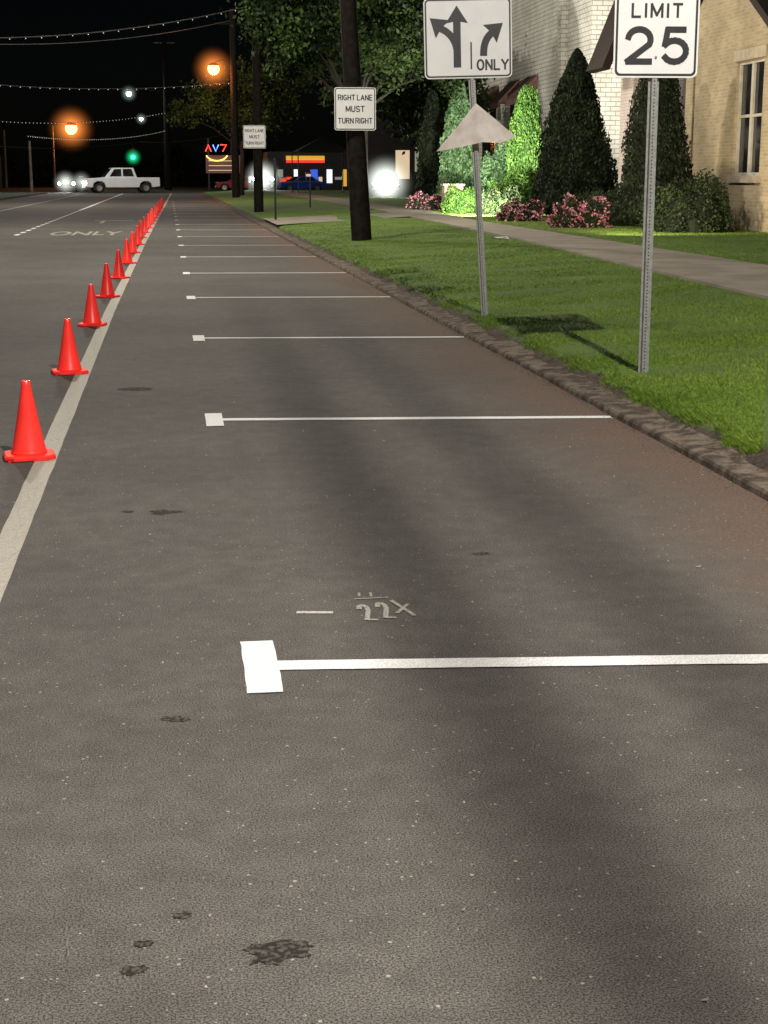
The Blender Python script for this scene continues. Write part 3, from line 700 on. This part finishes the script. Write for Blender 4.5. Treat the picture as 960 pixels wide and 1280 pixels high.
e=top('brick_planter','low brick planter wall by the walk','planter',(10.4,57.2,.3)); box('wall',(-.35,.35,-.3,.3,0,.95),M['brickA'],e); box('coping',(-.4,.4,-.35,.35,.952,1.02),M['stone'],e)
def tree(x,y,z,h,blobs,label,n=15000,leaf=.28,mat=None,tr=.28):
    e=top('oak_tree',label,'tree',(x,y,z))
    parts=[tube_data([(0,0,-.2),(.1,.05,h*.3),(-.05,0,h*.6)],[tr,tr*.75,tr*.5],10)]
    for b in blobs:
        parts.append(tube_data([(0,0,h*.35),(b[0]*.45,b[1]*.45,(h*.4+b[2])*.5),(b[0],b[1],b[2])],[tr*.30,tr*.17,tr*.06],7))
    a=merge(*parts); mesh('trunk',a[0],a[1],M['bark'],e,smooth=True)
    Cs=[]
    for b in blobs:
        m=int(n*b[3]**2/sum(q[3]**2 for q in blobs)); nc=int(9*b[3])+4
        sub=rng.normal(size=(nc,3)); sub/=np.linalg.norm(sub,axis=1)[:,None]; sub*=b[3]*rng.uniform(.35,1.0,(nc,1)); sub[:,2]*=.7
        idx=rng.integers(0,nc,m); C=sub[idx]+rng.normal(size=(m,3))*b[3]*.19+np.array(b[:3]); Cs.append(C)
    C=np.concatenate(Cs); fast('crown',leaves(C,np.full(len(C),leaf)),4,mat or M['leaftree'],e)
tree(7.15,60,.3,10,[(-1.1,-1,7.2,2.4),(1.4,0,8.2,2.6),(-2.8,-2,7.0,1.8),(-3.0,-1,5.7,1.0),(.9,-1.5,5.8,1.6),(3.3,0,6.8,2.0),(3.8,1,5.4,1.2),(-.6,0,10,2.5),(-3.1,0,8.8,1.7),(-1.6,1,5.6,1.2)],'large leafy tree overhanging the verge',34000,.18)
tree(5.2,113,.3,9,[(-2.4,0,6.4,1.8),(-.5,0,7.6,2.2),(-4.2,0,5.6,1.2),(2,0,6.6,2.4),(0,0,5.2,1.6)],'leafy tree behind the utility poles',12000,.26,tr=.2)
tree(14.8,90,.3,10,[(-2.6,0,6.5,2.4),(1,0,7.5,3),(0,0,5,2.4),(3,0,6,2.6),(-4,0,9,2.6),(-4.5,0,6,1.8)],'dark leafy tree behind the verge',11000,.32,tr=.22)
tree(15,74,.3,8,[(-1.5,0,4.6,1.8),(-2.4,0,6.5,1.8)],'dark leafy tree near the white building',6000,.26)
n=26000; xx=rng.uniform(-130,150,n); base=4.6+2.2*np.sin(xx*.13)+1.5*np.sin(xx*.41+2)+1.2*np.sin(xx*.9)
yy=265+rng.uniform(0,14,n); zz=rng.uniform(0,1,n)**.7*np.maximum(base,1.5)
o=fast('distant_woods',leaves(np.stack([xx,yy,zz],1),np.full(n,1.1)),4,M['core']); info(o,'dark mass of trees past the crossing','woods'); o['kind']='stuff'
# ------------------------------------------------------------------ shops
SH=top('roadside_shop','brightly lit shop with yellow and red fascia','shop',(0,0,0))
box('wall',(10.8,24,172,180,0,4.2),M['black'],SH)
box('fascia',(12.8,17.0,171.7,171.99,3.3,3.75),M['yellow'],SH)
box('stripe',(12.8,17.0,171.6,171.69,3.0,3.29),M['redlit'],SH)
mm=('winlit','windim','redlit','winlit','windim','bluelit','winwarm','winlit','windim','yellow','winlit','bluelit','windim','redlit')
for i in range(14):
    box('window',(10.95+i*.9,11.35+i*.9+.2*(i%3),171.9,171.99,.5+.35*(i%3),1.5+.4*((i*2)%4)),M[mm[i]],SH)
for k_,(px_,h_) in enumerate(((8.6,1.7),(10.4,1.9),(12.0,1.5),(14.6,2.0))):
    pu=top('fuel_pump','fuel pump with a lit front panel on the forecourt','fuel pump',(px_,165,0),group='fuel pumps on the forecourt')
    box('cabinet',(-.3,.3,-.2,.2,0,h_),M[('stone','carblue','stone','carred')[k_]],pu); box('lit_panel',(-.25,.25,-.23,-.205,h_*.55,h_*.9),M[('winlit','bluelit','redlit','winwarm')[k_]],pu)
SH2=top('dark_shop','dark building with lit doorway and window','shop',(0,0,0))
box('wall',(14.2,30,112,122,0,5.5),M['black'],SH2)
box('window',(16.2,17.2,111.9,111.99,1.4,3.4),M['winwarm'],SH2)
box('window',(17.6,18.5,111.9,111.99,1.9,3.6),M['windim'],SH2)
cn=top('navy_canopy','dark navy canvas canopy beside the lot','canopy',(0,0,0))
vs=[(9.6,118,3.4),(13.8,118,3.4),(13.8,124,3.4),(9.6,124,3.4),(11.7,121,4.5)]
mesh('roof',vs,[(0,1,4),(1,2,4),(2,3,4),(3,0,4)],M['black'],cn)
for x,y in ((9.7,118.1),(13.7,118.1),(9.7,123.9),(13.7,123.9)): box('leg',(x-.04,x+.04,y-.04,y+.04,.2,3.42),M['black'],cn)
PS=top('pylon_sign','roadside sign with coloured neon tubes above brown board','sign',(5.6,172,0))
box('post',(-1.3,-1.1,0,.2,0,5.6),M['black'],PS); box('post',(1.2,1.4,0,.2,0,5.6),M['black'],PS)
box('board',(-1.5,2.3,-.1,-.005,1.9,3.8),M['signboard'],PS)
def arc(cx,cz,r,a0,a1): return [(cx+r*math.cos(math.radians(a0+(a1-a0)*i/10)),-.2,cz+r*.7*math.sin(math.radians(a0+(a1-a0)*i/10))) for i in range(11)]
for pts,mm_ in (([(-1.5,-.2,4.2),(-1.2,-.2,4.9),(-.9,-.2,4.2)],'neonr'),([(-.7,-.2,4.9),(-.4,-.2,4.2),(-.1,-.2,4.9)],'neonb'),([(.1,-.2,4.9),(.75,-.2,4.9),(.35,-.2,4.2)],'neonr'),(arc(-.3,4.05,1.2,200,340),'neony')):
    a=tube_data(pts,.06,6); mesh('neon_tube',a[0],a[1],M[mm_],PS)
for r_ in range(3):
    a=tube_data([(-1.2,-.13,2.2+r_*.5),(1.9-.3*r_,-.13,2.2+r_*.5)],.04,5); mesh('text_row_bar',a[0],a[1],M['winwarm'],PS)  # glowing bars stand in for unreadable rows of lettering
LB=top('low_building','dark low building with small lights','building',(0,0,0))
box('wall',(-60,-24,235,245,0,4.5),M['black'],LB)
for x in (-55,-47,-38,-33,-27): box('window',(x,x+.6,234.8,234.95,2.2,2.8),M['winwarm'],LB)
# ------------------------------------------------------------------ vehicles
def wheel(parent,x,y,r=.38,w=.26):
    e=bpy.data.objects.new('wheel',None); col.objects.link(e); e.parent=parent; e.location=(x,y,r)
    vs,fs=lathe_data([(r*.6,-w/2),(r*.95,-w/2),(r,-w*.35),(r,w*.35),(r*.95,w/2),(r*.6,w/2)],20); mesh('tyre',[(a,c,b) for a,b,c in vs],fs,M['tyre'],e,smooth=True)
    vs,fs=lathe_data([(0,-w*.42),(r*.6,-w*.46),(r*.62,0),(r*.6,w*.46),(0,w*.42)],16); mesh('rim',[(a,c,b) for a,b,c in vs],fs,M['rim'],e)
def vehicle(name,label,cat,loc,rotz,prof,cabin,width,paint_,wheels,lit=True,scale=1,glass_polys=(),glow=(1.6,2.0)):
    """profile lies in local XZ with the nose towards -X"""
    e=top(name,label,cat,loc,(0,0,rotz)); e.scale=(scale,)*3
    h=width/2
    vs,fs=prism_xz(prof,-h,h); o=mesh('body',vs,fs,paint_,e)
    bm=o.modifiers.new('b','BEVEL'); bm.width=.05; bm.segments=2; bm.limit_method='ANGLE'
    n=len(cabin); zt=max(z for x,z in cabin); zb=min(z for x,z in cabin)
    vs=[]
    for s in (-1,1):
        for x,z in cabin: vs.append((x,s*(h-.04-.2*(z-zb)/(zt-zb)),z))
    fs=[tuple(range(n)),tuple(range(2*n-1,n-1,-1))]+[(i,i+n,(i+1)%n+n,(i+1)%n) for i in range(n)]
    o=mesh('cabin',vs,fs,paint_,e); bm=o.modifiers.new('b','BEVEL'); bm.width=.04; bm.segments=2
    for g_ in glass_polys:
        for s in (-1,1):
            v=[(x,s*(h-.04-.2*(z-zb)/(zt-zb)+.008),z) for x,z in g_]; mesh('window',v,[tuple(range(len(v)))],M['glass'],e)
    (xa,za),(xb,zb2)=cabin[0],cabin[1]
    v=[(xa-.01+.1*(xb-xa),-h+.14,za+.1*(zb2-za)),(xa-.01+.1*(xb-xa),h-.14,za+.1*(zb2-za)),(xa-.01+.88*(xb-xa),h-.26,za+.88*(zb2-za)),(xa-.01+.88*(xb-xa),-h+.26,za+.88*(zb2-za))]
    mesh('windscreen',[(x-.03,y,z+.012) for x,y,z in v],[(0,1,2,3)],M['glass'],e)
    xn=min(x for x,z in prof)
    for s in (-1,1):
        vs,fs=lathe_data([(0,0),(.13,0),(.13,.04)],12); mesh('headlight',[(xn-.03+c,s*(h-.24)+a,.78+b) for a,b,c in vs],fs,M['headlight'] if lit else M['rim'],e)
    box('bumper',(xn-.09,xn-.002,-h+.05,h-.05,.38,.55),M['rim'],e)
    for wx in wheels:
        for s in (-1,1): wheel(e,wx,s*(h-.12))
    if lit:
        bloom(e,(xn-.25,0,.85),glow[0],(.93,1,.90),glow[1])
        li=bpy.data.lights.new('headlight_beam','SPOT'); li.energy=900; li.spot_size=math.radians(70); li.spot_blend=.8; li.color=(.93,1,.95); li.shadow_soft_size=.15
        lo=bpy.data.objects.new('headlight_beam',li); col.objects.link(lo)
        d=Matrix.Rotation(rotz,4,'Z')@Vector((-1,0,-.12)); lo.location=Vector(loc)+Matrix.Rotation(rotz,4,'Z')@Vector(((xn-.3)*scale,0,.8*scale)); lo.rotation_euler=d.to_track_quat('-Z','Y').to_euler()
    return e
trk=[(-2.9,.45),(-2.93,.95),(-2.8,1.12),(-1.5,1.20),(1.0,1.2),(2.9,1.2),(2.92,.5),(2.3,.42),(2.2,.75),(1.95,.9),(1.6,.9),(1.35,.75),(1.25,.42),(-1.4,.42),(-1.5,.75),(-1.75,.9),(-2.1,.9),(-2.35,.75),(-2.45,.42)]
vehicle('pickup_truck','white crew cab pickup truck crossing the junction','truck',(-4.5,155,0),math.radians(12),trk,[(-1.5,1.18),(-.8,1.95),(.85,1.95),(1.1,1.18)],1.95,M['carwhite'],(-1.93,1.78),True,1.22,
  ([(-1.1,1.28),(-.68,1.84),(-.15,1.86),(-.15,1.28)],[(-.02,1.28),(-.02,1.86),(.7,1.86),(.85,1.28)]),(1.1,1.3))
car=[(-2.2,.35),(-2.25,.7),(-1.9,.88),(-1.0,.98),(1.5,.98),(2.15,.9),(2.2,.4),(1.75,.32),(1.65,.6),(1.4,.72),(1.2,.72),(.95,.6),(.88,.32),(-.95,.32),(-1.05,.6),(-1.3,.72),(-1.5,.72),(-1.75,.6),(-1.85,.32)]
cab=[(-1.1,.96),(-.4,1.42),(.9,1.42),(1.6,.96)]
gl=([(-.75,1.02),(-.3,1.35),(.2,1.35),(.2,1.02)],[(.3,1.02),(.3,1.35),(.8,1.35),(1.2,1.02)])
vehicle('car','dark car with bright headlights on','car',(14.1,102,.3),math.radians(82),car,cab,1.8,M['cardark'],(-1.4,1.3),True,1.05,gl,(2.0,6.0))
vehicle('car','dark car with bright headlights on at the crossing','car',(9.3,152,.3),math.radians(82),car,cab,1.8,M['cardark'],(-1.4,1.3),True,1.3,gl,(1.7,4.0))
vehicle('car','blue car parked at the shop','car',(13.4,160,.0),math.radians(15),car,cab,1.8,M['carblue'],(-1.4,1.3),False,1.1,gl)
vehicle('car','red car parked by the roadside sign','car',(7.6,168,.0),math.radians(-10),car,cab,1.8,M['carred'],(-1.4,1.3),False,1.1,gl)
vehicle('car','dark car with headlights on in the cross street','car',(-9.6,163,.0),math.radians(78),car,cab,1.8,M['cardark'],(-1.4,1.3),True,1.1,gl,(1.4,2.6))
vs=[]
for i in range(24):
    a=i*2.4; r=.15*math.sqrt(i/24); vs.append((r*math.cos(a)*1.4,r*math.sin(a),.05+.07*random.random()))
fs=[(i,i+1,i+3) for i in range(20)]+[(i,i+2,i+5) for i in range(18)]
o=mesh('paper_litter',vs,fs,M['paper'],None,(6.35,29.6,.34)); info(o,'crumpled white paper lying on the grass','litter')
# ------------------------------------------------------------------ lighting
def point(x,y,z,e,c=(1,.93,.82),r=.3):
    li=bpy.data.lights.new('lamp','POINT'); li.energy=e; li.color=c; li.shadow_soft_size=r
    o=bpy.data.objects.new('lamp',li); col.objects.link(o); o.location=(x,y,z); return o
def spot(p,t,e,size,c=(1,.93,.8),r=.2,blend=.6):
    li=bpy.data.lights.new('floodlight','SPOT'); li.energy=e; li.color=c; li.spot_size=math.radians(size); li.spot_blend=blend; li.shadow_soft_size=r
    o=bpy.data.objects.new('floodlight',li); col.objects.link(o); o.location=p
    o.rotation_euler=(Vector(t)-Vector(p)).to_track_quat('-Z','Y').to_euler(); return o
point(2.9,.7,9.5,8600,(1,.94,.87),.085)
point(-2.5,27,11.5,6500)  # unseen lamp without fixture, placed to light the road and nearer pole sign
point(-1,47,11,6500)  # unseen lamp added in front of the far pole sign to brighten it
point(-5,88,13,8500)
point(-9,140,15,9000,(1,.95,.88))  # unseen lamp added near the junction to brighten the pickup
spot((9.6,50,.7),(16,63,5),9500,95,(1,.95,.86))
spot((13,57,1.0),(17,59.5,5),500,110)
spot((9.3,33,1.0),(14,38.5,3),1100,100,(1,.85,.6))
point(11.0,58.0,2.6,140,(.95,1,.85),.1)
point(8.5,43,4.6,450,(1,.92,.75),.2)
sun=bpy.data.lights.new('moon_sun','SUN'); sun.energy=.05; sun.angle=math.radians(.5); sun.color=(1,.95,.88)
so=bpy.data.objects.new('moon_sun',sun); col.objects.link(so); so.rotation_euler=(math.radians(50),0,math.radians(35))
w=bpy.data.worlds.new('World'); scene.world=w; w.use_nodes=True; nt=w.node_tree
sky=nt.nodes.new('ShaderNodeTexSky'); sky.sky_type='NISHITA'; sky.sun_disc=False; sky.sun_elevation=math.radians(40); sky.sun_rotation=math.radians(215)
bg=nt.nodes['Background']; nt.links.new(sky.outputs[0],bg.inputs[0]); bg.inputs[1].default_value=.0003
# ------------------------------------------------------------------ camera
cd=bpy.data.cameras.new('camera'); cam=bpy.data.objects.new('camera',cd); col.objects.link(cam)
cd.sensor_fit='HORIZONTAL'; cd.sensor_width=36; cd.lens=36*1923/960; cd.clip_end=2000; cd.clip_start=.05
cam.location=(0,0,1.6); cam.rotation_euler=(math.radians(90-12.32),0,math.radians(-7.81))
scene.camera=cam
scene.view_settings.view_transform='Standard'; scene.view_settings.look='None'; scene.view_settings.exposure=0
